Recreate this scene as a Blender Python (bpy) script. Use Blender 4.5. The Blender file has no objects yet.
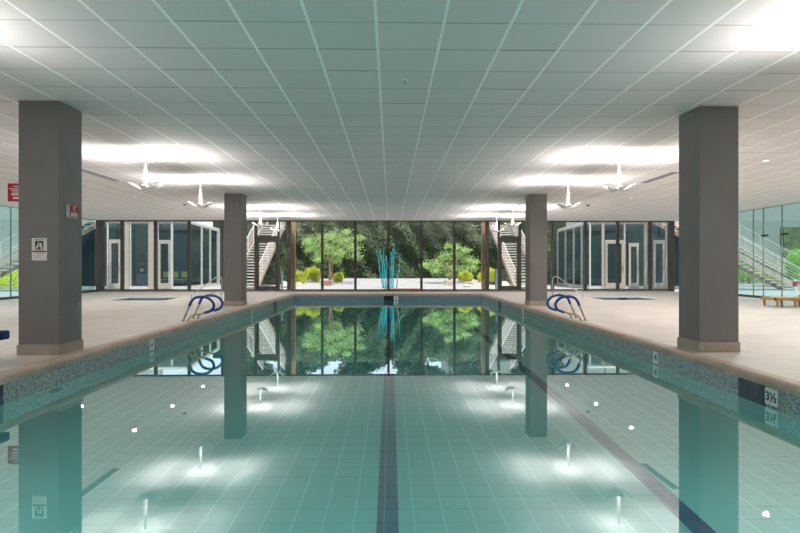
import bpy, bmesh, math, random
from mathutils import Vector, Matrix
random.seed(7)
C = bpy.context.scene.collection
SC = bpy.context.scene
PI = math.pi

# ---------------------------------------------------------------- camera
F = 549.0; TH = math.radians(1.0); CZ = 1.165; HZ = 267.0
WZ = -0.304; CEIL = 3.364
cam_d = bpy.data.cameras.new('camera'); cam = bpy.data.objects.new('camera', cam_d); C.objects.link(cam)
cam.location = (0, 0, CZ); cam.rotation_euler = (PI/2, 0, -TH)
cam_d.sensor_width = 36; cam_d.lens = F/800*36; cam_d.shift_y = 0.5/800
cam_d.clip_end = 500; SC.camera = cam
def atx(px, Y):
    t = (px-400)/F
    return Y*(t*math.cos(TH)+math.sin(TH))/(math.cos(TH)-t*math.sin(TH))
def atz(py, X, Y):
    d = X*math.sin(TH)+Y*math.cos(TH)
    return CZ-(py-HZ)*d/F

# ---------------------------------------------------------------- materials
def newmat(name):
    m = bpy.data.materials.new(name); m.use_nodes = True
    nt = m.node_tree; nt.nodes.clear()
    out = nt.nodes.new('ShaderNodeOutputMaterial')
    return m, nt, out
def N(nt, t, **k):
    n = nt.nodes.new(t)
    for a, b in k.items():
        if a.startswith('i_'): n.inputs[a[2:].replace('_', ' ')].default_value = b
        else: setattr(n, a, b)
    return n
def rgba(c): return (c[0], c[1], c[2], 1)
def srgb(r, g, b):
    f = lambda v: ((v/255+.055)/1.055)**2.4 if v > 10 else v/255/12.92
    return (f(r), f(g), f(b))
def pbr(name, col, rough=.5, metal=0, var=.12, scale=6, bump=0, bscale=60, spec=.5, trans=0, stretch=None):
    m, nt, out = newmat(name)
    b = N(nt, 'ShaderNodeBsdfPrincipled'); b.inputs['Roughness'].default_value = rough
    b.inputs['Metallic'].default_value = metal; b.inputs['Specular IOR Level'].default_value = spec
    tc = N(nt, 'ShaderNodeTexCoord'); mp = N(nt, 'ShaderNodeMapping')
    if stretch: mp.inputs['Scale'].default_value = stretch
    nt.links.new(tc.outputs['Object'], mp.inputs[0])
    no = N(nt, 'ShaderNodeTexNoise'); no.inputs['Scale'].default_value = scale; no.inputs['Detail'].default_value = 4
    nt.links.new(mp.outputs[0], no.inputs[0])
    cr = N(nt, 'ShaderNodeValToRGB')
    cr.color_ramp.elements[0].position = .3; cr.color_ramp.elements[1].position = .7
    cr.color_ramp.elements[0].color = rgba([c*(1-var) for c in col]); cr.color_ramp.elements[1].color = rgba([min(1, c*(1+var)) for c in col])
    nt.links.new(no.outputs[0], cr.inputs[0]); nt.links.new(cr.outputs[0], b.inputs['Base Color'])
    if bump:
        n2 = N(nt, 'ShaderNodeTexNoise'); n2.inputs['Scale'].default_value = bscale; nt.links.new(mp.outputs[0], n2.inputs[0])
        bp = N(nt, 'ShaderNodeBump'); bp.inputs['Strength'].default_value = bump; bp.inputs['Distance'].default_value = .01
        nt.links.new(n2.outputs[0], bp.inputs['Height']); nt.links.new(bp.outputs[0], b.inputs['Normal'])
    if trans:
        tr = N(nt, 'ShaderNodeBsdfTranslucent'); nt.links.new(cr.outputs[0], tr.inputs[0])
        mx = N(nt, 'ShaderNodeMixShader'); mx.inputs[0].default_value = trans
        nt.links.new(b.outputs[0], mx.inputs[1]); nt.links.new(tr.outputs[0], mx.inputs[2]); nt.links.new(mx.outputs[0], out.inputs[0])
    else: nt.links.new(b.outputs[0], out.inputs[0])
    return m
def math_n(nt, op, a, b=None, c=None):
    n = nt.nodes.new('ShaderNodeMath'); n.operation = op
    for i, v in enumerate((a, b, c)):
        if v is None: continue
        if isinstance(v, (int, float)): n.inputs[i].default_value = v
        else: nt.links.new(v, n.inputs[i])
    return n.outputs[0]
def glass(name, tint, refl=1.0, rough=0.0, base=.05):
    m, nt, out = newmat(name)
    lw = N(nt, 'ShaderNodeLayerWeight'); lw.inputs[0].default_value = .5
    p = math_n(nt, 'POWER', lw.outputs['Facing'], 5)
    f = math_n(nt, 'MULTIPLY_ADD', p, (1-base)*refl, base*refl)
    tr = N(nt, 'ShaderNodeBsdfTransparent'); tr.inputs[0].default_value = rgba(tint)
    gl = N(nt, 'ShaderNodeBsdfGlossy'); gl.inputs['Roughness'].default_value = rough
    mx = N(nt, 'ShaderNodeMixShader'); nt.links.new(f, mx.inputs[0]); nt.links.new(tr.outputs[0], mx.inputs[1]); nt.links.new(gl.outputs[0], mx.inputs[2])
    nt.links.new(mx.outputs[0], out.inputs[0]); return m
def emis(name, col, s):
    m, nt, out = newmat(name); e = N(nt, 'ShaderNodeEmission'); e.inputs[0].default_value = rgba(col); e.inputs[1].default_value = s
    nt.links.new(e.outputs[0], out.inputs[0]); return m
def grid_lines(nt, coord, period, offset, width):
    """1 inside a line, 0 outside"""
    a = math_n(nt, 'SUBTRACT', coord, offset-width/2)
    b = math_n(nt, 'DIVIDE', a, period); fr = math_n(nt, 'FRACT', b)
    return math_n(nt, 'LESS_THAN', fr, width/period), math_n(nt, 'FLOOR', b)

def ceiling_mat():
    m, nt, out = newmat('ceiling_tile')
    tc = N(nt, 'ShaderNodeTexCoord'); sx = N(nt, 'ShaderNodeSeparateXYZ'); nt.links.new(tc.outputs['Object'], sx.inputs[0])
    P = .6096
    lx, ix = grid_lines(nt, sx.outputs[0], P, -.127, .030)
    ly, iy = grid_lines(nt, sx.outputs[1], P, 4.94, .020)
    cx = N(nt, 'ShaderNodeCombineXYZ'); nt.links.new(ix, cx.inputs[0]); nt.links.new(iy, cx.inputs[1])
    wn = N(nt, 'ShaderNodeTexWhiteNoise', noise_dimensions='3D'); nt.links.new(cx.outputs[0], wn.inputs[0])
    no = N(nt, 'ShaderNodeTexNoise'); no.inputs['Scale'].default_value = 90; nt.links.new(tc.outputs['Object'], no.inputs[0])
    # tile tone
    t1 = math_n(nt, 'MULTIPLY_ADD', wn.outputs[0], .035, .66)
    t2 = math_n(nt, 'MULTIPLY_ADD', no.outputs[0], .05, t1)
    tile = N(nt, 'ShaderNodeCombineColor')
    for i, k in enumerate((1.03, .985, .985)): nt.links.new(math_n(nt, 'MULTIPLY', t2, k), tile.inputs[i])
    # row joints: some read dark, some barely
    dk = math_n(nt, 'POWER', wn.outputs[0], 2.2)
    rowf = math_n(nt, 'MULTIPLY', ly, math_n(nt, 'MULTIPLY_ADD', dk, .62, .33))
    mx1 = N(nt, 'ShaderNodeMixRGB'); nt.links.new(rowf, mx1.inputs[0]); nt.links.new(tile.outputs[0], mx1.inputs[1]); mx1.inputs[2].default_value = (.12, .12, .12, 1)
    mx2 = N(nt, 'ShaderNodeMixRGB'); nt.links.new(lx, mx2.inputs[0]); nt.links.new(mx1.outputs[0], mx2.inputs[1]); mx2.inputs[2].default_value = (1, 1, 1, 1)
    b = N(nt, 'ShaderNodeBsdfPrincipled'); b.inputs['Roughness'].default_value = .8; b.inputs['Specular IOR Level'].default_value = .2
    nt.links.new(mx2.outputs[0], b.inputs['Base Color'])
    h = math_n(nt, 'SUBTRACT', 1.0, ly)
    bp = N(nt, 'ShaderNodeBump'); bp.inputs['Strength'].default_value = .3; bp.inputs['Distance'].default_value = .004
    nt.links.new(h, bp.inputs['Height']); nt.links.new(bp.outputs[0], b.inputs['Normal'])
    nt.links.new(b.outputs[0], out.inputs[0]); return m
def deck_mat():
    m, nt, out = newmat('deck_travertine')
    tc = N(nt, 'ShaderNodeTexCoord'); sx = N(nt, 'ShaderNodeSeparateXYZ'); nt.links.new(tc.outputs['Object'], sx.inputs[0])
    lx, ix = grid_lines(nt, sx.outputs[0], .61, .1, .006); ly, iy = grid_lines(nt, sx.outputs[1], .305, .1, .006)
    cx = N(nt, 'ShaderNodeCombineXYZ'); nt.links.new(ix, cx.inputs[0]); nt.links.new(iy, cx.inputs[1])
    wn = N(nt, 'ShaderNodeTexWhiteNoise', noise_dimensions='3D'); nt.links.new(cx.outputs[0], wn.inputs[0])
    mp = N(nt, 'ShaderNodeMapping'); mp.inputs['Scale'].default_value = (1, 5, 1); nt.links.new(tc.outputs['Object'], mp.inputs[0])
    no = N(nt, 'ShaderNodeTexNoise'); no.inputs['Scale'].default_value = 2.2; no.inputs['Detail'].default_value = 6; nt.links.new(mp.outputs[0], no.inputs[0])
    s = math_n(nt, 'MULTIPLY_ADD', wn.outputs[0], .35, math_n(nt, 'MULTIPLY', no.outputs[0], .65))
    cr = N(nt, 'ShaderNodeValToRGB'); nt.links.new(s, cr.inputs[0])
    cr.color_ramp.elements[0].position = .2; cr.color_ramp.elements[1].position = .85
    cr.color_ramp.elements[0].color = rgba(DECK0); cr.color_ramp.elements[1].color = rgba(DECK1)
    l = math_n(nt, 'MULTIPLY', math_n(nt, 'MAXIMUM', lx, ly), .45)
    mx = N(nt, 'ShaderNodeMixRGB'); nt.links.new(l, mx.inputs[0]); nt.links.new(cr.outputs[0], mx.inputs[1]); mx.inputs[2].default_value = (.35, .29, .23, 1)
    b = N(nt, 'ShaderNodeBsdfPrincipled'); nt.links.new(mx.outputs[0], b.inputs['Base Color'])
    r = math_n(nt, 'MULTIPLY_ADD', no.outputs[0], .15, .33); nt.links.new(r, b.inputs['Roughness'])
    b.inputs['Specular IOR Level'].default_value = .6
    nt.links.new(b.outputs[0], out.inputs[0]); return m
DECK0 = (.60, .52, .45); DECK1 = (.74, .66, .59)
def mosaic_mat(name, cols, size=.021, grout=(.45, .47, .46), gw=.16):
    m, nt, out = newmat(name)
    tc = N(nt, 'ShaderNodeTexCoord'); sx = N(nt, 'ShaderNodeSeparateXYZ'); nt.links.new(tc.outputs['Object'], sx.inputs[0])
    u = math_n(nt, 'ADD', sx.outputs[0], sx.outputs[1])
    l1, i1 = grid_lines(nt, u, size*1.0, 0, size*gw); l2, i2 = grid_lines(nt, sx.outputs[2], size, 0.004, size*gw)
    cx = N(nt, 'ShaderNodeCombineXYZ'); nt.links.new(i1, cx.inputs[0]); nt.links.new(i2, cx.inputs[1])
    wn = N(nt, 'ShaderNodeTexWhiteNoise', noise_dimensions='3D'); nt.links.new(cx.outputs[0], wn.inputs[0])
    cr = N(nt, 'ShaderNodeValToRGB'); cr.color_ramp.interpolation = 'CONSTANT'
    e = cr.color_ramp.elements
    while len(e) < len(cols): e.new(.5)
    for i, c in enumerate(cols): e[i].position = i/len(cols); e[i].color = rgba(c)
    nt.links.new(wn.outputs[0], cr.inputs[0])
    mx = N(nt, 'ShaderNodeMixRGB'); nt.links.new(math_n(nt, 'MAXIMUM', l1, l2), mx.inputs[0]); nt.links.new(cr.outputs[0], mx.inputs[1]); mx.inputs[2].default_value = rgba(grout)
    b = N(nt, 'ShaderNodeBsdfPrincipled'); nt.links.new(mx.outputs[0], b.inputs['Base Color']); b.inputs['Roughness'].default_value = .25
    nt.links.new(b.outputs[0], out.inputs[0]); return m
def plaster_mat():
    m, nt, out = newmat('pool_plaster')
    tc = N(nt, 'ShaderNodeTexCoord')
    no = N(nt, 'ShaderNodeTexNoise'); no.inputs['Scale'].default_value = 1.2; no.inputs['Detail'].default_value = 6; nt.links.new(tc.outputs['Object'], no.inputs[0])
    cr = N(nt, 'ShaderNodeValToRGB'); cr.color_ramp.elements[0].color = rgba((.52, .76, .74)); cr.color_ramp.elements[1].color = rgba((.60, .83, .81))
    nt.links.new(no.outputs[0], cr.inputs[0])
    b = N(nt, 'ShaderNodeBsdfPrincipled'); b.inputs['Roughness'].default_value = .6; nt.links.new(cr.outputs[0], b.inputs['Base Color'])
    nt.links.new(b.outputs[0], out.inputs[0]); return m
WATER_TINT = (.47, .88, .88); WATER_E = .30
def water_mat():
    m, nt, out = newmat('pool_water')
    tc = N(nt, 'ShaderNodeTexCoord'); mp = N(nt, 'ShaderNodeMapping'); mp.inputs['Scale'].default_value = (1, 1, 1); nt.links.new(tc.outputs['Object'], mp.inputs[0])
    no = N(nt, 'ShaderNodeTexNoise'); no.inputs['Scale'].default_value = 1.4; no.inputs['Detail'].default_value = 2; nt.links.new(mp.outputs[0], no.inputs[0])
    bp = N(nt, 'ShaderNodeBump'); bp.inputs['Strength'].default_value = .03; bp.inputs['Distance'].default_value = .005; nt.links.new(no.outputs[0], bp.inputs['Height'])
    g = N(nt, 'ShaderNodeBsdfGlass'); g.inputs['IOR'].default_value = 1.333; g.inputs['Color'].default_value = rgba(WATER_TINT); g.inputs['Roughness'].default_value = 0
    gl = N(nt, 'ShaderNodeBsdfGlossy'); gl.inputs['Roughness'].default_value = 0; gl.inputs['Color'].default_value = (.93, .98, .97, 1)
    nt.links.new(bp.outputs[0], g.inputs['Normal']); nt.links.new(bp.outputs[0], gl.inputs['Normal'])
    geo = N(nt, 'ShaderNodeNewGeometry'); lw = N(nt, 'ShaderNodeLayerWeight'); lw.inputs[0].default_value = .5
    p = math_n(nt, 'POWER', lw.outputs['Facing'], 2.0)
    e = math_n(nt, 'MULTIPLY_ADD', p, .55, WATER_E*.5)
    e = math_n(nt, 'MULTIPLY', e, math_n(nt, 'SUBTRACT', 1.0, geo.outputs['Backfacing']))
    mx = N(nt, 'ShaderNodeMixShader'); nt.links.new(e, mx.inputs[0]); nt.links.new(g.outputs[0], mx.inputs[1]); nt.links.new(gl.outputs[0], mx.inputs[2])
    nt.links.new(mx.outputs[0], out.inputs[0]); return m

M = {}
M['ceiling'] = ceiling_mat(); M['deck'] = deck_mat(); M['plaster'] = plaster_mat(); M['water'] = water_mat()
M['coping'] = pbr('coping_stone', (.50, .36, .29), .45, var=.18, scale=3, bump=.2, bscale=30)
M['mosaic'] = mosaic_mat('mosaic_blend', [(.14, .22, .27), (.32, .40, .40), (.42, .45, .42), (.06, .11, .18), (.25, .36, .39), (.36, .34, .29)])
M['mosaic_far'] = mosaic_mat('mosaic_blue', [(.07, .14, .24), (.10, .19, .28), (.14, .24, .32)])
M['navy'] = mosaic_mat('mosaic_navy', [(.010, .014, .04), (.015, .03, .08), (.01, .02, .06), (.03, .07, .12)], grout=(.03, .05, .08))
M['lane'] = mosaic_mat('lane_tile', [(.025, .12, .25), (.03, .14, .29), (.02, .10, .23)], size=.15, grout=(.02, .12, .24), gw=.05)
M['column'] = pbr('column_paint', (.20, .178, .172), .55, var=.05, scale=3, bump=.15, bscale=200)
M['base_tile'] = pbr('base_tile', (.42, .34, .27), .35, var=.12, scale=4)
M['white'] = pbr('white_metal', (.82, .80, .78), .4, var=.03)
M['wall'] = pbr('wall_paint', (.62, .62, .60), .7, var=.04)
M['dark_frame'] = pbr('bronze_frame', (.060, .050, .042), .45, var=.1)
M['tan_post'] = pbr('tan_post', (.42, .24, .12), .5, var=.15, scale=3, stretch=(1, 1, .2))
M['light_frame'] = pbr('taupe_frame', (.40, .35, .30), .45, var=.06)
M['pale_frame'] = pbr('pale_frame', (.55, .55, .53), .45, var=.06)
M['glass'] = glass('clear_glass', (.93, .96, .95), base=.05)
M['pavilion_glass'] = glass('pavilion_glass', (.78, .87, .89), base=.015)
M['teal_glass'] = glass('teal_glass', (.72, .88, .86), base=.07)
M['steel'] = pbr('stainless', (.62, .60, .57), .22, metal=1, var=.04)
M['rail_steel'] = pbr('ladder_steel', (.50, .40, .32), .3, metal=.9, var=.06)
M['blue_pad'] = pbr('blue_padding', (.015, .075, .30), .5, var=.2, scale=30)
M['red'] = pbr('red_sign', (.45, .006, .012), .45, var=.04)
M['signwhite'] = pbr('sign_white', (.80, .80, .77), .5, var=.03)
M['black'] = pbr('black_ink', (.012, .012, .014), .5, var=.1)
M['grey'] = pbr('grey_plastic', (.25, .26, .27), .5)
M['stair_steel'] = pbr('stair_steel', (.50, .38, .33), .5, var=.08)
M['stair_rail'] = pbr('stair_rail', (.66, .58, .56), .4, var=.05)
M['tread'] = pbr('tread_concrete', (.60, .56, .53), .7, var=.1)
M['gravel'] = pbr('pale_gravel', (.33, .31, .32), .9, var=.25, scale=14, bump=.5, bscale=50)
M['soil'] = pbr('edging', (.40, .20, .14), .8, var=.2)
M['rock'] = pbr('boulder', (.52, .46, .38), .85, var=.25, scale=4, bump=.6, bscale=12)
M['bark'] = pbr('bark', (.30, .20, .13), .85, var=.3, scale=10, bump=.5, bscale=30, stretch=(1, 1, .3))
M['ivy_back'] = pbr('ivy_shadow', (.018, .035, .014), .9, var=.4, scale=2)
M['ivy'] = pbr('ivy_leaf', (.075, .115, .045), .6, var=.55, scale=1.4, trans=.3)
M['ivy2'] = pbr('tree_leaf_dark', (.06, .085, .06), .6, var=.5, scale=1.2, trans=.3)
M['tree_leaf'] = pbr('mesquite_leaf', (.42, .60, .22), .6, var=.5, scale=2.5, trans=.5)
M['shrub'] = pbr('shrub_leaf', (.70, .74, .12), .6, var=.35, scale=3, trans=.45)
M['grass'] = pbr('spiky_leaf', (.20, .36, .10), .6, var=.3, scale=5, trans=.3)
M['reed'] = pbr('teal_reed', (.02, .42, .50), .25, var=.25, scale=3)
M['wood'] = pbr('lounger_wood', (.40, .20, .07), .45, var=.25, scale=6, stretch=(.3, 4, 4))
M['cushion_tan'] = pbr('tan_sling', (.55, .36, .17), .7, var=.1)
M['cushion_navy'] = pbr('navy_cushion', (.012, .03, .12), .8, var=.15)
M['yellow'] = pbr('yellow_chair', (.75, .66, .20), .6)
M['blue_inside'] = pbr('blue_grey_wall', (.12, .17, .21), .7, var=.1, scale=1)
M['blue_floor'] = pbr('blue_floor', (.14, .24, .36), .5, var=.2, scale=1)
M['bollard'] = pbr('blue_grey_post', (.16, .22, .28), .5)
M['bulb'] = emis('lamp_glow', (1, .93, .88), 2)
M['downlight'] = emis('downlight_glow', (1, .96, .9), 4)
M['olive'] = pbr('olive_panel', (.12, .14, .07), .8, var=.4, scale=2)
M['building'] = pbr('neighbour_stucco', (.36, .36, .35), .8, var=.05)

# ---------------------------------------------------------------- mesh helpers
class MB:
    def __init__(s): s.v = []; s.f = []
    def box(s, x0, x1, y0, y1, z0, z1):
        n = len(s.v)
        s.v += [(x0,y0,z0),(x1,y0,z0),(x1,y1,z0),(x0,y1,z0),(x0,y0,z1),(x1,y0,z1),(x1,y1,z1),(x0,y1,z1)]
        s.f += [[n+i for i in q] for q in ((0,3,2,1),(4,5,6,7),(0,1,5,4),(1,2,6,5),(2,3,7,6),(3,0,4,7))]; return s
    def prism(s, pts, off):           # polygon (list of 3D) extruded by vector
        n = len(s.v); k = len(pts); off = Vector(off)
        s.v += [tuple(Vector(p)) for p in pts] + [tuple(Vector(p)+off) for p in pts]
        s.f.append([n+i for i in range(k)][::-1]); s.f.append([n+k+i for i in range(k)])
        for i in range(k):
            j = (i+1) % k; s.f.append([n+i, n+j, n+k+j, n+k+i])
        return s
    def quad(s, a, b, c, d):
        n = len(s.v); s.v += [tuple(a), tuple(b), tuple(c), tuple(d)]; s.f.append([n, n+1, n+2, n+3]); return s
    def tube(s, pts, r, seg=8, cap=True):
        pts = [Vector(p) for p in pts]; rs = r if isinstance(r, (list, tuple)) else [r]*len(pts)
        n0 = len(s.v); up = Vector((0, 0, 1)); prev = None
        for i, p in enumerate(pts):
            t = (pts[min(i+1, len(pts)-1)]-pts[max(i-1, 0)]).normalized()
            if prev is None:
                a = t.cross(up)
                if a.length < .05: a = t.cross(Vector((1, 0, 0)))
            else: a = prev - t*prev.dot(t)
            a.normalize(); prev = a; b = t.cross(a)
            for k in range(seg):
                an = 2*PI*k/seg; s.v.append(tuple(p + (a*math.cos(an)+b*math.sin(an))*rs[i]))
        for i in range(len(pts)-1):
            for k in range(seg):
                k2 = (k+1) % seg; A = n0+i*seg; B = A+seg
                s.f.append([A+k, A+k2, B+k2, B+k])
        if cap:
            s.f.append([n0+k for k in range(seg)][::-1]); e = n0+(len(pts)-1)*seg; s.f.append([e+k for k in range(seg)])
        return s
    def lathe(s, prof, c=(0, 0, 0), seg=20):
        n0 = len(s.v); m = len(prof)
        for r, z in prof:
            for k in range(seg):
                a = 2*PI*k/seg; s.v.append((c[0]+r*math.cos(a), c[1]+r*math.sin(a), c[2]+z))
        for i in range(m-1):
            for k in range(seg):
                k2 = (k+1) % seg; s.f.append([n0+i*seg+k, n0+i*seg+k2, n0+(i+1)*seg+k2, n0+(i+1)*seg+k])
        s.f.append([n0+k for k in range(seg)][::-1]); s.f.append([n0+(m-1)*seg+k for k in range(seg)])
        return s
    def build(s, name, mat, parent=None, smooth=False, bevel=0, loc=None):
        me = bpy.data.meshes.new(name); me.from_pydata(s.v, [], s.f); me.validate(); me.update()
        bm = bmesh.new(); bm.from_mesh(me); bmesh.ops.recalc_face_normals(bm, faces=bm.faces[:]) if not getattr(s, 'raw', 0) else None
        if bevel: bmesh.ops.bevel(bm, geom=bm.edges[:], offset=bevel, segments=2, affect='EDGES', profile=.5)
        bm.to_mesh(me); bm.free()
        if smooth:
            for p in me.polygons: p.use_smooth = True
        me.materials.append(M[mat] if isinstance(mat, str) else mat)
        o = bpy.data.objects.new(name, me); C.objects.link(o)
        if parent: o.parent = parent
        if loc: o.location = loc
        return o
def smoothpts(P, n=5):
    P = [Vector(p) for p in P]; out = []
    for i in range(len(P)-1):
        p0 = P[max(i-1, 0)]; p1 = P[i]; p2 = P[i+1]; p3 = P[min(i+2, len(P)-1)]
        for k in range(n):
            t = k/n; out.append(.5*((2*p1)+(-p0+p2)*t+(2*p0-5*p1+4*p2-p3)*t*t+(-p0+3*p1-3*p2+p3)*t**3))
    out.append(P[-1]); return out
def tag(o, label=None, cat=None, group=None, kind=None):
    if label: o['label'] = label
    if cat: o['category'] = cat
    if group: o['group'] = group
    if kind: o['kind'] = kind
    return o
def empty(name, loc=(0, 0, 0), rz=0):
    o = bpy.data.objects.new(name, None); C.objects.link(o); o.location = loc; o.rotation_euler = (0, 0, rz); o.empty_display_size = .1
    return o
def copy_tree(o, parent=None):
    c = o.copy(); C.objects.link(c)
    if parent is not None: c.parent = parent
    for ch in list(o.children):
        copy_tree(ch, c)
    return c
def text_mesh(txt, name, size, mat, parent, M4, ext=.001):
    cu = bpy.data.curves.new(name, 'FONT'); cu.body = txt; cu.size = size; cu.align_x = 'CENTER'; cu.align_y = 'CENTER'; cu.extrude = ext; cu.offset = .004
    t = bpy.data.objects.new(name+'_tmp', cu); C.objects.link(t)
    dg = bpy.context.evaluated_depsgraph_get(); me = bpy.data.meshes.new_from_object(t.evaluated_get(dg))
    bpy.data.objects.remove(t)
    me.name = name; me.transform(M4); me.materials.clear(); me.materials.append(M[mat])
    o = bpy.data.objects.new(name, me); C.objects.link(o); o.parent = parent; return o

# ================================================================ SETTING
PX0, PX1, PY0, PY1 = -4.17, 3.99, 1.3, 24.15        # pool water outline
CW = .16                                          # coping width
RX0, RX1, RY0, RY1 = -13.8, 13.85, -3.0, 26.0       # room
SL = (-10.2, -7.75, 19.0, 21.45); SR = (7.4, 9.9, 19.0, 21.45)   # spas
# deck slab with three openings
def floor_with_holes(x0, x1, y0, y1, holes, z0, z1):
    xs = sorted({x0, x1, *[h[0] for h in holes], *[h[1] for h in holes]}); ys = sorted({y0, y1, *[h[2] for h in holes], *[h[3] for h in holes]})
    bm = bmesh.new(); vs = {}
    def V(x, y, z):
        if (x, y, z) not in vs: vs[(x, y, z)] = bm.verts.new((x, y, z))
        return vs[(x, y, z)]
    solid = {}
    for i in range(len(xs)-1):
        for j in range(len(ys)-1):
            cx = (xs[i]+xs[i+1])/2; cy = (ys[j]+ys[j+1])/2
            solid[(i, j)] = not any(h[0] < cx < h[1] and h[2] < cy < h[3] for h in holes)
    for (i, j), s in solid.items():
        if not s: continue
        a, b, c, d = xs[i], xs[i+1], ys[j], ys[j+1]
        bm.faces.new([V(a,c,z1), V(b,c,z1), V(b,d,z1), V(a,d,z1)]); bm.faces.new([V(a,d,z0), V(b,d,z0), V(b,c,z0), V(a,c,z0)])
        for (di, dj, p, q) in ((-1,0,(a,d),(a,c)), (1,0,(b,c),(b,d)), (0,-1,(a,c),(b,c)), (0,1,(b,d),(a,d))):
            if not solid.get((i+di, j+dj), False):
                bm.faces.new([V(p[0],p[1],z0), V(q[0],q[1],z0), V(q[0],q[1],z1), V(p[0],p[1],z1)])
    return bm
bm = floor_with_holes(RX0, RX1, RY0, RY1, [(PX0-CW, PX1+CW, PY0-CW, PY1+CW), SL, SR], -.30, 0)
me = bpy.data.meshes.new('floor'); bm.to_mesh(me); bm.free(); me.materials.append(M['deck'])
fl = bpy.data.objects.new('floor', me); C.objects.link(fl); tag(fl, 'beige stone tile pool deck', None, kind='structure')
ce = MB().box(RX0-.25, RX1+.25, RY0-.25, RY1+.2, CEIL, CEIL+.35).build('ceiling', 'ceiling'); tag(ce, 'suspended grid ceiling of square acoustic tiles', kind='structure')
wb = MB().box(RX0-.25, RX1+.25, RY0-.25, RY0, -.3, CEIL).build('wall_back', 'grey'); tag(wb, 'plain painted wall', kind='structure')
th = MB().box(RX0+.3, 13.1, 25.62, 26.0, 0, .045).build('trim_1', 'base_tile', bevel=.005); tag(th, 'beige stone threshold under the far windows', kind='structure')

# ---- pool
pool = empty('swimming_pool', (0, 0, 0)); tag(pool, 'long rectangular indoor pool with mosaic waterline', kind='structure')
def ring(x0, x1, y0, y1, w, z0, z1):
    b = MB()
    b.box(x0-w, x0, y0-w, y1+w, z0, z1); b.box(x1, x1+w, y0-w, y1+w, z0, z1); b.box(x0, x1, y0-w, y0, z0, z1); b.box(x0, x1, y1, y1+w, z0, z1); return b
PB = -1.17
MB().box(PX0-.15, PX1+.15, PY0-.15, PY1+.15, PB-.1, PB).build('pool_floor', 'plaster', pool)
ring(PX0, PX1, PY0, PY1, .15, PB, -.36).build('pool_wall', 'plaster', pool)
b = MB(); b.box(PX0-.15, PX0, PY0, PY1+.15, -.36, -.095); b.box(PX1, PX1+.15, PY0, PY1+.15, -.36, -.095); b.box(PX0, PX1, PY0-.15, PY0, -.36, -.095)
b.build('tile_band', 'mosaic', pool)
MB().box(PX0, PX1, PY1, PY1+.15, -.36, -.095).build('tile_band', 'mosaic_far', pool)['label'] = 'dark blue mosaic band at the far end'
# coping with rounded nose, stones separated by joints
def coping():
    b = MB()
    prof = [(-.012, -.095), (CW, -.095), (CW, .004), (.03, .004), (.006, -.006), (-.010, -.022), (-.018, -.05)]
    def run(p0, p1, inward, L):
        d = (Vector(p1)-Vector(p0)); n = max(1, round(d.length/L)); d /= n
        for i in range(n):
            a = Vector(p0)+d*i + d.normalized()*.003; e = d - d.normalized()*.006
            pts = [a+Vector(inward)*(-q[0])+Vector((0, 0, q[1])) for q in prof]
            b.prism(pts, e)
    run((PX0, PY0-CW, 0), (PX0, PY1+CW, 0), (1, 0, 0), .6); run((PX1, PY0-CW, 0), (PX1, PY1+CW, 0), (-1, 0, 0), .6)
    run((PX0, PY1, 0), (PX1, PY1, 0), (0, -1, 0), .6); run((PX0, PY0, 0), (PX1, PY0, 0), (0, 1, 0), .6)
    return b
coping().build('coping', 'coping', pool)
for x in (-.02, 2.15):
    MB().box(x-.078, x+.078, PY0+1.2, PY1-1.4, PB, PB+.004).build('lane_line', 'lane', pool)
    MB().box(x-.3, x+.3, PY1-1.55, PY1-1.4, PB, PB+.004).build('lane_cross', 'lane', pool)
# navy patches in the band
def patch(side, y0, y1):
    x = PX0 if side < 0 else PX1; s = 1 if side < 0 else -1
    MB().box(min(x, x+s*.004), max(x, x+s*.004), y0, y1, -.36, -.096).build('navy_tile_patch', 'navy', pool)
def side_y(px, X):  # Y where the ray column px meets plane X
    t = (px-400)/F; return X*(math.cos(TH)-t*math.sin(TH))/(t*math.cos(TH)+math.sin(TH))
patch(1, side_y(766, PX1), side_y(738.5, PX1)); patch(-1, side_y(-30, PX0), side_y(3, PX0))
patch(-1, side_y(273.5, PX0), side_y(276.5, PX0)); patch(1, side_y(501, PX1), side_y(498.5, PX1))
MB().box(atx(384, PY1), atx(393.5, PY1), PY1-.004, PY1, -.36, -.096).build('navy_tile_patch', 'navy', pool)
def marker(side, px, txt, w=.16):
    X = PX0 if side < 0 else PX1; s = 1 if side < 0 else -1; y = side_y(px, X)
    m = MB().box(min(X, X+s*.007), max(X, X+s*.007), y-w/2, y+w/2, -.285, -.112).build('depth_marker', 'signwhite', pool)
    R = Matrix.Translation((X+s*.0075, y, -.2)) @ Matrix.Rotation(s*PI/2, 4, 'Z') @ Matrix.Rotation(PI/2, 4, 'X')
    text_mesh(txt, 'depth_number', .13 if len(txt) > 1 else .15, 'black', m, R)
marker(1, 771.8, '3½', .19); marker(-1, 151.5, '4'); marker(1, 656, '4'); marker(-1, 251.5, '4'); marker(1, 523, '4')
m = MB().box(atx(393.8, PY1), atx(398, PY1), PY1-.007, PY1, -.285, -.112).build('depth_marker', 'signwhite', pool)
text_mesh('5', 'depth_number', .15, 'black', m, Matrix.Translation((atx(396, PY1), PY1-.0075, -.2)) @ Matrix.Rotation(PI/2, 4, 'X'))
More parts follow.
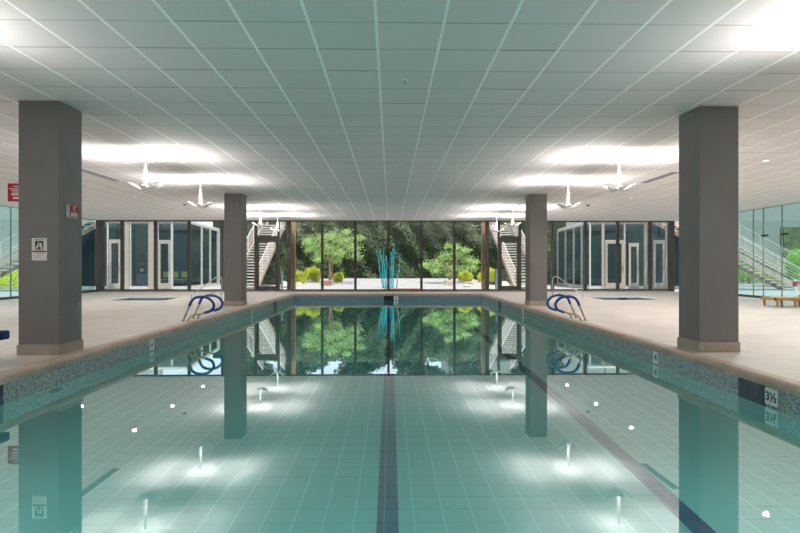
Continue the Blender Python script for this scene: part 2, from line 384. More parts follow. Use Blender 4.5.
# unseen underwater lamps added to brighten the pool, with round wall bezels
UWW = 15.5
def added_uw_lamp(p, d):
    d = Vector(d); q = d.to_track_quat('Z', 'Y')
    e = MB().lathe([(.0, 0), (.12, 0), (.12, .015), (.10, .025), (.0, .025)], seg=20).build('underwater_lamp', 'grey', pool)  # bezel made up to carry the added lamp
    e.rotation_mode = 'QUATERNION'; e.rotation_quaternion = q; e.location = p
    l = bpy.data.lights.new('added_pool_lamp', 'AREA'); l.shape = 'DISK'; l.size = .18; l.energy = UWW; l.color = (1, .93, .90)
    o = bpy.data.objects.new('added_pool_lamp', l); C.objects.link(o); o.location = Vector(p)+d*.03; o.rotation_mode = 'QUATERNION'; o.rotation_quaternion = (-d).to_track_quat('Z', 'Y')
for x in (-2.6, 0, 2.6): added_uw_lamp((x, PY0, -.75), (0, 1, 0))
added_uw_lamp((PX1, 3.2, -.75), (-1, 0, 0)); added_uw_lamp((PX0, 3.2, -.75), (1, 0, 0))
o = MB().lathe([(.0, 0), (.12, 0), (.12, .015), (.10, .025), (.0, .025)], seg=20).build('underwater_lamp', 'black', pool); o.rotation_euler = (PI/2, 0, 0); o.location = (atx(443, PY1), PY1, -.62)
# underwater lamp niche on the left wall
yl = side_y(55, PX0)
b = MB(); b.lathe([(.0, 0), (.12, 0), (.12, .02), (.09, .03), (.0, .03)], seg=20)
o = b.build('underwater_lamp', 'black', pool); o.rotation_euler = (0, PI/2, 0); o.location = (PX0, yl, -.62)
w = MB().quad((PX0-.02, PY0-.02, WZ), (PX1+.02, PY0-.02, WZ), (PX1+.02, PY1+.02, WZ), (PX0-.02, PY1+.02, WZ)); w.raw = 1
wo = w.build('pool_water', 'water'); tag(wo, 'still teal pool water mirroring the ceiling and windows', 'water', kind='stuff')
# ladder treads recessed in pool wall are under the rails (steps)
# ---- spas
def spa(S, lab, wl):
    r = empty('spa_pool', (0, 0, 0)); tag(r, lab, kind='structure')
    x0, x1, y0, y1 = S
    ring(x0+.12, x1-.12, y0+.12, y1-.12, .12, -.9, -.04).build('spa_wall', 'mosaic_far', r)
    MB().box(x0, x1, y0, y1, -1.0, -.9).build('spa_floor', 'plaster', r)
    ring(x0+.14, x1-.14, y0+.14, y1-.14, .14, -.04, .006).build('spa_coping', 'signwhite', r)
    cx = (x0+x1)/2
    MB().box(cx+.3, cx+.62, y1-.125, y1-.12, -.3, -.04).build('navy_tile_patch', 'navy', r)
    q = MB().quad((x0+.1, y0+.1, -.2), (x1-.1, y0+.1, -.2), (x1-.1, y1-.1, -.2), (x0+.1, y1-.1, -.2)); q.raw = 1
    tag(q.build('spa_water', 'water'), wl, 'water', kind='stuff')
spa(SL, 'small square spa pool on the left deck', 'still water in the spa on the left deck'); spa(SR, 'small square spa pool on the right deck', 'still water in the spa on the right deck')

# ---- columns
def column(x0, x1, y0, y1, lab):
    c = MB().box(x0, x1, y0, y1, 0, CEIL).build('column', 'column', bevel=.006); tag(c, lab, 'column', kind='structure')
    d = .014
    b = MB(); b.box(x0-d, x1+d, y0-d, y0, 0, .14); b.box(x0-d, x1+d, y1, y1+d, 0, .14); b.box(x0-d, x0, y0, y1, 0, .14); b.box(x1, x1+d, y0, y1, 0, .14)
    b.build('baseboard', 'base_tile', c); return c
cl = column(-4.908, -4.378, 7.33, 7.87, 'grey square column nearest on the left side of the pool')
column(4.222, 4.765, 7.43, 7.97, 'grey square column nearest on the right side of the pool')
column(-4.97, -4.44, 16.5, 17.04, 'far grey square column on the left side of the pool')
column(4.205, 4.735, 16.5, 17.04, 'far grey square column on the right side of the pool')

# ---- far window wall, Y = 26
XK = [-.094+1.563*k for k in range(-8, 9)]
xs = [RX0+.17] + XK + [13.42]
wn_i = 0
def win(x0, x1, lab):
    global wn_i; wn_i += 1
    r = empty('window_%d' % wn_i, (0, 0, 0)); tag(r, lab, kind='structure')
    MB().box(x0, x1, 26.02, 26.03, .10, CEIL-.06).build('glass', 'glass', r)
    b = MB(); b.box(x0, x1, 25.97, 26.08, .0, .11); b.box(x0, x1, 25.97, 26.08, CEIL-.06, CEIL); b.build('rail', 'dark_frame', r); return r
def mull(x, w, parent=None, y0=25.94, y1=26.12):
    return MB().box(x-w/2, x+w/2, y0, y1, 0, CEIL).build('mullion', 'dark_frame', parent)
for i in range(len(xs)-1):
    a, b_ = xs[i], xs[i+1]; ww = .11
    if i == 0: mw = .30
    if abs(a-XK[4]) < .01:       # door bay left
        r = win(-5.24, b_-ww/2, 'narrow tall window pane right of the left garden door'); mull(-5.28, .09, r)
        r = empty('door_1'); tag(r, 'dark framed glazed garden door in the far window wall, left', kind='structure'); dx0, dx1 = a+ww/2, -5.325
    elif abs(b_-XK[12]) < .01:
        r = win(a+ww/2, 5.11, 'narrow tall window pane left of the right garden door'); mull(5.15, .09, r)
        r = empty('door_2'); tag(r, 'dark framed glazed garden door in the far window wall, right', kind='structure'); dx0, dx1 = 5.195, b_-ww/2
    else:
        r = win(a+ww/2, b_-ww/2, 'tall floor to ceiling pane in the far window wall'); dx0 = None
    wdt = ww
    if i == 0: mull(a, .34, r)
    else: mull(a, .17 if i in (6, 12) else wdt, r)
    if i == len(xs)-2: mull(b_, .26, r)
    if dx0 is not None:
        hd = atz(238.5, 5, 26); b = MB()
        b.box(dx0, dx1, 25.95, 26.1, hd-.08, hd+.1); b.box(dx0, dx1, 25.97, 26.08, CEIL-.06, CEIL); b.build('door_head', 'dark_frame', r)
        b = MB(); b.box(dx0, dx0+.09, 25.97, 26.06, .02, hd-.08); b.box(dx1-.09, dx1, 25.97, 26.06, .02, hd-.08); b.box(dx0+.09, dx1-.09, 25.97, 26.06, .02, .26); b.box(dx0+.09, dx1-.09, 25.97, 26.06, hd-.17, hd-.08)
        lf = b.build('door_leaf', 'dark_frame', r)
        MB().box(dx0+.09, dx1-.09, 26.01, 26.02, .26, hd-.17).build('glass', 'glass', lf)
        MB().box(dx0, dx1, 26.01, 26.02, hd+.1, CEIL-.06).build('transom_glass', 'glass', r)
        MB().tube([(dx1-.13, 25.93, .95), (dx1-.13, 25.90, .98), (dx1-.13, 25.90, 1.3), (dx1-.13, 25.93, 1.33)], .012).build('door_handle', 'steel', lf)
# side glass walls
def side_wall(X, name, lab, ys, door=None):
    r = empty(name); tag(r, lab, kind='structure')
    b = MB(); b.box(X-.05, X+.05, RY0, 25.85, 0, .09); b.build('bottom_rail', 'dark_frame', r)
    b = MB(); b.box(X-.03, X+.03, RY0, 25.85, CEIL-.04, CEIL); b.build('top_rail', 'steel', r)
    for a, c in zip(ys[:-1], ys[1:]):
        MB().box(X-.006, X+.006, a+.012, c-.012, .09, CEIL-.04).build('glass_panel', 'teal_glass', r)
    b = MB()
    for y in ys[1:-1]: b.box(X-.02, X+.02, y-.011, y+.011, .09, CEIL-.04)
    b.build('joint', 'grey', r); return r
RY = [RY0, 0, 3, 6, 9, 12, 14.5, 17, side_y(782, RX1), side_y(763.5, RX1), side_y(753.5, RX1), 23.9, 25.85]
rw = side_wall(RX1, 'wall_right', 'teal tinted frameless glass wall on the right', RY)
sw = side_wall(RX0, 'wall_left', 'teal tinted frameless glass wall on the left', [RY0, 0, 3, 6, 9, 12, 14.5, 17, 18.2, 20.2, 22.2, 24, 25.85])
# patch fittings + door pull on the right glass door
b = MB(); zc = atz(235.8, RX1, side_y(762.5, RX1))
for pxx in (762.5, 782): y = side_y(pxx, RX1); b.box(RX1-.03, RX1+.03, y-.28, y+.04, zc-.03, zc+.03)
b.build('patch_fitting', 'black', rw)
y = side_y(765, RX1); MB().tube([(RX1-.05, y, .5), (RX1-.05, y, zc-.05)], .016).build('door_handle', 'steel', rw)

# ================================================================ INDOOR THINGS
# ---- uplight pendants
def make_uplight():
    r = empty('pendant_uplight')
    MB().lathe([(.0, 0), (.10, 0), (.125, -.008), (.12, -.022), (.03, -.03), (.0, -.03)][::-1], (0, 0, 0), 24).build('ceiling_plate', 'white', r, smooth=False)
    MB().tube([(0, 0, -.02), (0, 0, -.3), (0, 0, -.62)], [.022, .027, .036], 12).build('pole', 'white', r, smooth=True)
    hb = MB(); hb.box(-.055, .055, -.09, .09, -.70, -.62); hb.box(-.03, .03, -.13, .13, -.66, -.62); hb.build('lamp_housing', 'white', r, bevel=.008)
    MB().box(-.04, .04, -.075, .075, -.617, -.605).build('lamp', 'bulb', r)
    for s in (-1, 1):     # angled wing reflectors, a folded plate each
        a = [(s*.05, -.12, -.70), (s*.05, .12, -.70), (s*.12, .17, -.665), (s*.275, .15, -.56), (s*.275, -.15, -.56), (s*.12, -.17, -.665)]
        b = MB(); b.prism(a, (s*.006, 0, -.012)); b.build('reflector_wing', 'white', r)
    return r
UY = [4.7, 10.8, 13.9, 20.25, 23.3]
names = {10.8: 'nearest in view', 13.9: 'second in view', 20.25: 'third, past the far column', 23.3: 'last before the windows', 4.7: 'close above the viewpoint', 1.65: 'overhead'}
up0 = make_uplight(); first = True
UPW = 150
def spot(name, loc, rot, power, size, blend, col, rad=.05, parent=None):
    l = bpy.data.lights.new(name, 'SPOT'); l.energy = power; l.spot_size = size; l.spot_blend = blend; l.color = col; l.shadow_soft_size = rad
    o = bpy.data.objects.new(name, l); C.objects.link(o); o.location = loc; o.rotation_euler = rot
    if parent: o.parent = parent
    return o
for X, side in ((-4.78, 'left'), (4.53, 'right')):
    for Y in UY:
        o = up0 if first else copy_tree(up0); first = False
        o.location = (X, Y, CEIL); o.rotation_euler = (0, 0, 0)
        tag(o, 'white winged pendant uplight above the %s pool edge, %s' % (side, names[Y]), 'light', 'winged uplights along both pool edges')
for X in (-4.78, 4.53):
    for Y in UY:
        for s in (-1, 1):
            spot('uplight_lamp', (X+s*.10, Y, CEIL-.60), (0, PI+s*.62, 0), UPW*(1.6 if Y > 19 else 1), 2.8, 1.0, (1, .93, .905), .14)
        # light thrown past the wings, softly in all upward directions
# ---- recessed downlights in the outer bays: few real, others added to light the deck
def make_down(r_=.035):
    r = empty('recessed_downlight')
    MB().lathe([(.0, -.004), (r_*.72, -.004), (r_*.8, -.012), (r_, -.010), (r_, .0), (.0, 0)], (0, 0, 0), 24).build('trim_ring', 'white', r)
    MB().lathe([(.0, -.007), (r_*.68, -.007), (r_*.68, -.003), (0, -.003)], (0, 0, 0), 20).build('lens', 'downlight', r)
    return r
dn0 = None; DNW = 115
dlist = [(X, Y) for X in (-8.0, 7.65) for Y in (4.2, 8.0, 11.4, 17.3, 20.3, 23.6)] + [(X, Y) for X in (-11.3, 11.1) for Y in (5.5, 14.2, 20.3)] + [(7.75, 14.3)]
dlist = [(atx(766, 11.2), 11.2) if (abs(x-7.65) < .01 and y == 11.4) else (x, y) for x, y in dlist]
for X, Y in [q for q in dlist if q != (-8.0, 11.4)]:
    if dn0 is None: dn0 = make_down(); o = dn0
    else: o = copy_tree(dn0)
    o.location = (X, Y, CEIL)
    if abs(X-atx(766, 11.2)) < .01: o.scale = (2, 2, 1)
    row = 'outer' if abs(X) > 10 else 'inner'; sd = 'left' if X < 0 else 'right'
    tag(o, 'small round recessed ceiling light, %s %s bay, %.0f metres down the hall' % (row, sd, Y), 'light', 'small recessed ceiling lights')
    spot('downlight_lamp', (X, Y, CEIL-.03), (0, 0, 0), DNW*(.75 if Y > 15 else 1.3), 3.0, .9, (1, .975, .95), .045)
# ---- slot diffusers and detectors
for X, y0, y1, lab in ((-6.98, 12.4, 14.1, 'thin linear air slot in the ceiling over the left deck'), (6.6, 12.6, 14.2, 'thin linear air slot in the ceiling over the right deck')):
    r = empty('air_diffuser', (X, (y0+y1)/2, CEIL)); tag(r, lab, 'vent', 'linear ceiling air slots'); h = (y1-y0)/2
    b = MB(); b.box(-.09, -.07, -h, h, -.012, 0); b.box(.07, .09, -h, h, -.012, 0); b.box(-.09, .09, -h-.02, -h, -.012, 0); b.box(-.09, .09, h, h+.02, -.012, 0); b.build('frame', 'grey', r)
    b = MB()
    for k in range(3): b.box(-.05+k*.04, -.035+k*.04, -h, h, -.01, -.002)
    b.build('louvre', 'grey', r); MB().box(-.07, .07, -h, h, -.002, -.0005).build('slot', 'black', r)
def ceiling_dot(px, Y, kind, lab, mat='grey'):
    X = atx(px, Y); r = empty('smoke_detector' if kind == 0 else 'ceiling_sprinkler', (X, Y, CEIL+(0 if kind == 0 else .004))); tag(r, lab, 'detector' if kind == 0 else 'sprinkler')
    if kind == 0:
        MB().lathe([(.0, -.05), (.045, -.05), (.06, -.03), (.075, -.012), (.075, 0), (0, 0)], seg=20).build('housing', mat, r); MB().lathe([(0, -.058), (.03, -.058), (.03, -.05), (0, -.05)], seg=12).build('sensor', 'black', r)
    else:
        MB().lathe([(.0, -.006), (.04, -.006), (.045, 0), (0, 0)], seg=16).build('escutcheon', 'white', r); MB().tube([(0, 0, -.004), (0, 0, -.035)], .008).tube([(0, 0, -.035), (0, 0, -.04)], .018).build('deflector', 'steel', r)
    return r
ceiling_dot(184.6, 19.3, 0, 'dark round detector on the ceiling over the left deck'); ceiling_dot(588, 19.3, 0, 'dark round detector on the ceiling over the right deck')
ceiling_dot(404.8, 6.45, 1, 'small sprinkler head in the ceiling near the centre'); ceiling_dot(399.5, 11.9, 1, 'small white sprinkler head midway down the central ceiling')
# ---- pool handrails with blue padding
def make_hoop():
    P = smoothpts([(0, 0, 0), (.07, 0, .17), (.14, 0, .33), (.19, 0, .44), (.27, 0, .505), (.40, 0, .525), (.53, 0, .50), (.63, 0, .42), (.66, 0, .33), (.61, 0, .24), (.49, 0, .19), (.36, 0, .16), (.24, 0, .135), (.15, 0, .09), (.10, 0, .0)], 6)
    return P
def make_rails():
    r = empty('padded_pool_handrail')
    P = make_hoop()
    a, b = 6*2, 6*10+2
    MB().tube(P, .019, 10).build('rail_tube', 'rail_steel', r, smooth=True)
    MB().tube(P[a:b], .030, 12).build('padding', 'blue_pad', r, smooth=True)
    for x in (0, .10): MB().lathe([(0, 0), (.042, 0), (.042, .006), (.024, .016), (0, .016)], (x, 0, 0), 16).build('floor_flange', 'steel', r)
    return r
h0 = make_rails(); h0.location = (-4.45, 11.85, .0); tag(h0, 'blue padded looped steel pool handrail, nearer of the left pair', 'handrail', 'blue padded handrails beside the pool')
for (x, y, rz, lab) in ((-4.45, 12.45, 0, 'blue padded looped steel pool handrail, farther of the left pair'), (4.24, 11.85, PI, 'blue padded looped steel pool handrail, nearer of the right pair'), (4.24, 12.45, PI, 'blue padded looped steel pool handrail, farther of the right pair')):
    o = copy_tree(h0); o.location = (x, y, .0); o.rotation_euler = (0, 0, rz); tag(o, lab)
# ---- spa handrails
def spa_rail(side):
    r = empty('spa_handrail', ((-6.25, 20.5, 0) if side < 0 else (6.08, 20.5, 0)), 0 if side < 0 else PI)
    P = smoothpts([(0, 0, 0), (0, 0, .5), (-.01, 0, .70), (-.07, 0, .795), (-.20, 0, .79), (-.40, 0, .66), (-.80, 0, .37), (-1.08, 0, .17), (-1.13, 0, .12), (-1.14, 0, .0)], 5)
    MB().tube(P, .019, 10).build('rail_tube', 'steel', r, smooth=True)
    P = smoothpts([(-.16, .3, 0), (-.16, .3, .16), (-.22, .3, .24), (-.32, .3, .23), (-.56, .3, .13), (-.66, .3, .07), (-.68, .3, 0)], 5)
    MB().tube(P, .016, 8).build('grab_bar', 'steel', r, smooth=True)
    for x, y in ((0, 0), (-1.14, 0), (-.16, .3)): MB().lathe([(0, 0), (.045, 0), (.045, .006), (.025, .014), (0, .014)], (x, y, 0), 14).build('floor_flange', 'steel', r)
    tag(r, 'plain stainless steel sloping handrail beside the %s spa' % ('left' if side < 0 else 'right'), 'handrail', 'steel spa handrails')
spa_rail(-1); spa_rail(1)

# ---- signs
# rules sign on the near left column
sy = 7.33; x0, x1 = atx(32.2, sy), atx(47.2, sy); z0, z1 = atz(260.5, x0, sy), atz(238, x0, sy)
s = MB().box(x0, x1, sy-.008, sy-.001, z0, z1).build('pool_sign', 'signwhite'); tag(s, 'white pool safety sign with black pictogram and red band on near left column', 'sign')
w_, h_ = x1-x0, z1-z0
def sb(n, m, u0, u1, v0, v1, d=.0095): return MB().box(x0+u0*w_, x0+u1*w_, sy-d, sy-.008, z1-v1*h_, z1-v0*h_).build(n, m, s)
sb('pictogram_panel', 'black', .22, .76, .13, .52); sb('red_band', 'red', .03, .97, .56, .63)
b = MB()   # figure marks: a kneeling rescuer shape in white
def sp(pts): b.prism([(x0+u*w_, sy-.0105, z1-v*h_) for u, v in pts], (0, .001, 0))
sp([(.28, .42), (.36, .32), (.42, .22), (.48, .22), (.46, .32), (.40, .44), (.44, .48), (.26, .48)])
sp([(.52, .24), (.58, .20), (.64, .22), (.68, .34), (.70, .50), (.60, .50), (.58, .38), (.50, .42)]); sp([(.40, .155), (.46, .15), (.47, .20), (.42, .21)])
b.build('pictogram', 'signwhite', s)
sb('text_line', 'grey', .18, .80, .06, .09); sb('text_line', 'black', .30, .86, .58, .61, .0108)
for r_ in range(3): sb('text_line', 'grey', .2, .8-.1*r_, .705+.08*r_, .72+.08*r_)
# red hanging sign, far left
sx, syy = atx(8, 14.4), 14.4
zt, zb = atz(183.5, sx, syy), atz(201.5, sx, syy); sx1 = sx+.46
s2 = MB().box(sx, sx1, syy-.01, syy+.01, zb, zt).build('hanging_sign', 'red'); tag(s2, 'red square sign with white lettering hanging left of near left column', 'sign')
for r_, (v, hh, u0, u1) in enumerate(((.14, .05, .3, .7), (.27, .04, .08, .92), (.36, .04, .2, .85), (.46, .04, .25, .8), (.56, .09, .2, .85), (.75, .11, .3, .75))):
    MB().box(sx+u0*.46, sx+u1*.46, syy-.012, syy-.01, zt-(v+hh)*(zt-zb), zt-v*(zt-zb)).build('text_line', 'signwhite', s2)
for x in (sx+.05, sx1-.05): MB().tube([(x, syy, zt), (x, syy, CEIL)], .004, 6).build('suspension_rod', 'steel', s2)
# red emergency call box on the column's side face
X = -4.378; ya, yb = 7.50, 7.60; za, zb_ = atz(217.5, X, 7.55), atz(205, X, 7.55)
cb = MB().box(X, X+.045, ya-.015, yb+.10, za, zb_).build('emergency_call_box', 'signwhite', bevel=.004); tag(cb, 'small red and white emergency call box on near left column side', 'alarm box')
xf = X+.045
MB().box(xf, xf+.006, ya-.01, yb+.095, za+.005, zb_-.005).build('red_cover', 'red', cb)
MB().box(X+.004, X+.045, ya-.019, ya-.0155, za+.005, zb_-.005).build('side_face', 'signwhite', cb)
P = smoothpts([(xf+.008, yb+.02, zb_-.025), (xf+.008, yb-.02, zb_-.035), (xf+.008, yb-.025, zb_-.06), (xf+.008, yb+.01, zb_-.08)], 4)
MB().tube(P, .008, 6).build('handset_symbol', 'signwhite', cb)
for k in range(3): MB().box(xf+.006, xf+.008, ya+.01, yb+.07, za+.02+k*.018, za+.03+k*.018).build('text_line', 'signwhite', cb)

# ---- loungers
def lounger(loc, rz, wood, pad, navy, lab, padthick):
    r = empty('sun_lounger', loc, rz); L = 1.95; W = .62; H = .27
    b = MB(); b.box(0, L, -W/2, -W/2+.035, H-.07, H); b.box(0, L, W/2-.035, W/2, H-.07, H); b.box(0, .04, -W/2, W/2, H-.07, H); b.box(L-.04, L, -W/2, W/2, H-.07, H); b.build('frame', wood, r, bevel=.004)
    b = MB()
    for k in range(12): b.box(.05+k*.09, .12+k*.09, -W/2+.03, W/2-.03, H-.02, H-.002)
    b.build('slats', wood, r)
    for x in (.10, .62, 1.15, L-.15):
        for y in (-W/2+.03, W/2-.03):
            b = MB(); b.prism([(x-.035, y-.02, H-.06), (x+.035, y-.02, H-.06), (x+.02, y-.02, 0), (x-.015, y-.02, 0)], (0, .04, 0)); b.build('leg', wood, r)
    if padthick > 0: MB().box(-.01, 1.15, -W/2+.01, W/2-.01, H+.001, H+padthick).build('seat_cushion', pad, r, bevel=min(.02, padthick/3))
    c, s_ = math.cos(.6), math.sin(.6); b = MB()
    p = [(1.16, -W/2+.01, H+.005), (1.16+.75*c, -W/2+.01, H+.75*s_), (1.16+.75*c-.05*s_, -W/2+.01, H+.75*s_+.05*c), (1.16-.05*s_, -W/2+.01, H+.055)]
    b.prism(p, (0, W-.02, 0)); b.build('backrest', pad if padthick else wood, r, bevel=.006)
    tag(r, lab, 'lounger'); return r
lounger((11.05, 15.9, 0), 0, 'wood', 'cushion_tan', 0, 'wooden sun lounger with low slatted bed on the far right deck', .012)
bl = empty('blue_lounger_tmp'); bpy.data.objects.remove(bl)
l2 = lounger((-4.64, 6.6, -.02), PI, 'wood', 'cushion_navy', 1, 'navy cushioned lounger end entering the frame left of near left column', .11)
l2.location = (-4.74, 6.62, 0)
for ch in list(l2.children):
    if ch.name.startswith('leg') and min(v.co.x for v in ch.data.vertices) < .3: ch.location.x += .45
    if ch.name.startswith('frame') or ch.name.startswith('slats'): ch.location.x += .30

# ================================================================ OUTDOORS
def terrain():
    b = MB(); nx, ny = 60, 30; b.raw = 0
    X0, X1, Y0, Y1 = -40, 40, 26.1, 60
    for j in range(ny+1):
        for i in range(nx+1):
            x = X0+(X1-X0)*i/nx; y = Y0+(Y1-Y0)*j/ny
            z = -.02 + (.42*min(1, max(0, (y-27.5)/7)) if abs(x) < 6.4 else .0) + (random.uniform(-.02, .02) if y > 27.5 else 0)
            b.v.append((x, y, z))
    for j in range(ny):
        for i in range(nx):
            a = j*(nx+1)+i; b.f.append([a, a+1, a+nx+2, a+nx+1])
    return b
g = terrain().build('ground', 'gravel', smooth=True); tag(g, 'pale gravel garden ground beyond the far windows', kind='structure')
for x0_, x1_, nm in ((-40, RX0-.25, 'left'), (RX1+.25, 40, 'right')):
    tag(MB().box(x0_, x1_, -12, 26.1, -.3, -.02).build('ground', 'gravel'), 'pale ground outside the %s glass wall' % nm, kind='structure')
# leaf clouds
def leaves(b, centre, rad, n, size, flat=1.0, shell=.55):
    cx, cy, cz = centre; rx, ry, rz = rad
    for _ in range(n):
        if shell < .35:
            p = Vector((cx+random.gauss(0, rx*.55), cy+random.gauss(0, ry*.55), cz+random.gauss(0, rz*.55)))
        u = random.uniform(-1, 1); a = random.uniform(0, 2*PI); q = math.sqrt(1-u*u); R = shell+(1-shell)*random.random()**.6 if random.random() < .8 else random.random()
        if shell >= .35: p = Vector((cx+rx*R*q*math.cos(a), cy+ry*R*q*math.sin(a), cz+rz*R*u))
        d = Vector((random.gauss(0, 1), random.gauss(0, 1), random.gauss(0, .8)*flat)).normalized(); e = d.orthogonal().normalized()
        e.rotate(Matrix.Rotation(random.uniform(0, 2*PI), 3, d)); f = d.cross(e); s = size*random.uniform(.6, 1.3)
        b.quad(p-e*s, p+f*s*.45, p+e*s, p-f*s*.45)
# ivy wall
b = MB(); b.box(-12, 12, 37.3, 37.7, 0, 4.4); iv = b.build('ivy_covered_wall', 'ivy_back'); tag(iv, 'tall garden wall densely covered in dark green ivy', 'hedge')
b = MB(); b.raw = 1
for _ in range(30000):
    x = random.uniform(-11, 11); z = random.uniform(.1, 4.55); bump = .25*math.sin(x*1.7)*math.sin(z*2.1+x)+.15*math.sin(x*4.3+z*3)
    y = 37.2-.28-bump*.8-random.random()*.18
    p = Vector((x, y, z)); d = Vector((random.gauss(0, .5), -1, random.gauss(.4, .5))).normalized(); e = d.orthogonal().normalized(); e.rotate(Matrix.Rotation(random.uniform(0, 6.28), 3, d)); f = d.cross(e); s = random.uniform(.05, .11)
    b.quad(p-e*s, p-f*s*.7, p+e*s, p+f*s*.7)
b.build('ivy_leaves', 'ivy', iv)
# background tree canopies above the wall
def big_tree(x, y, h, r, lab, n=3600):
    h *= 1.22; t = empty('background_tree', (x, y, 0)); tag(t, lab, 'tree', 'dark trees behind the ivy wall')
    MB().tube([(0, 0, 0), (.1, 0, h*.4), (-.1, .1, h*.75)], [.2, .15, .09], 8).build('trunk', 'bark', t, smooth=True)
    b = MB(); b.raw = 1
    for k in range(10):
        a = k*.9+x; leaves(b, (math.cos(a)*r*.5, math.sin(a)*r*.3, h*(.58+.04*k)), (r*.6, r*.5, r*.40), n//8, .16, shell=.4)
    b.build('crown', 'ivy2', t)
for i, (x, y, h, r) in enumerate(((-10.5, 41, 6.5, 1.95), (-6.3, 40, 6.8, 1.95), (-2.1, 41, 6.2, 1.95), (2.1, 40, 6.8, 1.95), (6.3, 41, 6.4, 1.95), (10.5, 40, 6.6, 1.95))):
    big_tree(x, y, h, r, 'dark leafy tree behind the ivy wall, %s' % ('behind the left stair', 'behind the left mesquite', 'left of the teal reeds', 'right of the teal reeds', 'behind the right mesquite', 'behind the right stair')[i])
# neighbouring building high behind right (pale facade seen through leaves)
bd = MB().box(5, 20, 46, 54, 0, 10).build('neighbour_building', 'building'); tag(bd, 'pale building rising behind the trees on the right', 'building')
for k in range(3): MB().box(6+k*3, 7.4+k*3, 45.96, 46, 4.6, 6.2).build('window', 'blue_inside', bd)
# mesquite trees
def mesquite(x, y, trunk, blobs, lab, leafn):
    t = empty('mesquite_tree', (x, y, 0)); tag(t, lab, 'tree', 'bright green garden trees')
    for P, r in trunk: MB().tube(smoothpts(P, 4), [r*(1-.6*i/(4*(len(P)-1))) for i in range(4*(len(P)-1)+1)], 8).build('trunk', 'bark', t, smooth=True)
    b = MB(); b.raw = 1
    for c, rr, n in blobs: leaves(b, c, rr, int(n*leafn), .055, shell=.3)
    b.build('crown', 'tree_leaf', t)
ty = 31.5; tx = atx(330, ty)
def rel(px, py, dy=0): X = atx(px, ty+dy); return (X-TX, dy, atz(py, X, ty+dy))
TX = tx; g0 = .2
tr = [([(0, 0, g0), rel(330, 272), rel(328, 255), rel(318, 244)], .06), ([(.05, 0, g0), rel(332, 270), rel(334, 256), rel(345, 245)], .05), ([(-.04, .05, g0), rel(329, 265, .2), rel(331, 250, .4), rel(330, 238, .5)], .045)]
bl = []
for px, py, rx, rz in ((312, 246, .45, .28), (308, 241, .3, .2), (320, 238, .45, .25), (332, 236, .5, .3), (330, 247, .6, .3), (343, 240, .55, .28), (352, 247, .5, .25), (356, 256, .35, .22), (340, 253, .5, .25), (322, 253, .45, .25), (318, 259, .3, .2), (358, 238, .35, .2), (346, 232, .3, .15), (336, 260, .35, .2), (309, 250, .25, .15)):
    bl.append((rel(px, py, random.uniform(-.5, .5)), (rx, rx, rz), rx*720))
mesquite(tx, ty, tr, bl, 'feathery light green tree with brown trunks left of the teal reeds', 1.0)
tx = atx(448, ty); TX = tx
tr = [([(0, 0, g0), rel(449, 276), rel(446, 266), rel(438, 258)], .05), ([(.05, 0, g0), rel(452, 275), rel(456, 262), rel(460, 252)], .05), ([(0, .05, g0), rel(450, 268), rel(449, 255)], .04)]
bl = []
for px, py, rx, rz in ((430, 266, .35, .2), (424, 264, .2, .12), (437, 262, .4, .22), (446, 256, .4, .25), (446, 268, .5, .25), (456, 247, .3, .22), (459, 255, .35, .25), (466, 250, .28, .15), (468, 260, .4, .22), (474, 262, .25, .15), (460, 268, .45, .22), (436, 271, .3, .16), (448, 246, .2, .15), (473, 268, .3, .18), (450, 275, .3, .15)):
    bl.append((rel(px, py, random.uniform(-.4, .4)), (rx, rx, rz), rx*720))
mesquite(tx, ty, tr, bl, 'low spreading light green tree right of the teal reeds', 1.0)
# shrubs
def shrub(px, Y, w, h, lab):
    X = atx(px, Y); z = .42*min(1, (Y-27.5)/7)-.04
    t = empty('shrub', (X, Y, z)); tag(t, lab, 'shrub', 'yellow green shrubs in the gravel garden')
    MB().tube([(0, 0, 0), (.02, 0, h*.5)], [.03, .015], 6).build('stem', 'bark', t)
    b = MB(); b.raw = 1
    for k in range(9):
        a = random.uniform(-.72, .72)*w; q = 1-.5*(a/w)**2; hh = h*random.uniform(.95, 1.3)*q
        leaves(b, (a, random.uniform(-.3, .3)*w, hh*.5), (w*.28, w*.28, hh*.5), 420, .04, shell=.45)
    b.build('foliage', 'shrub', t)
for px, Y, w, h, lab in ((297, 31.5, .60, .70, 'yellow green shrub mass beside the left tan post'), (313, 32.9, .62, .80, 'yellow green shrub mass left of the left tree trunk'), (339.5, 32.6, .42, .5, 'low green shrub right of the left tree trunk'),
    (465, 32.9, .55, .65, 'yellow green shrub mass right of the low tree trunk'), (487, 32.4, .60, .78, 'yellow green shrub mass behind the right tan post')):
    shrub(px, Y, w, h, lab)
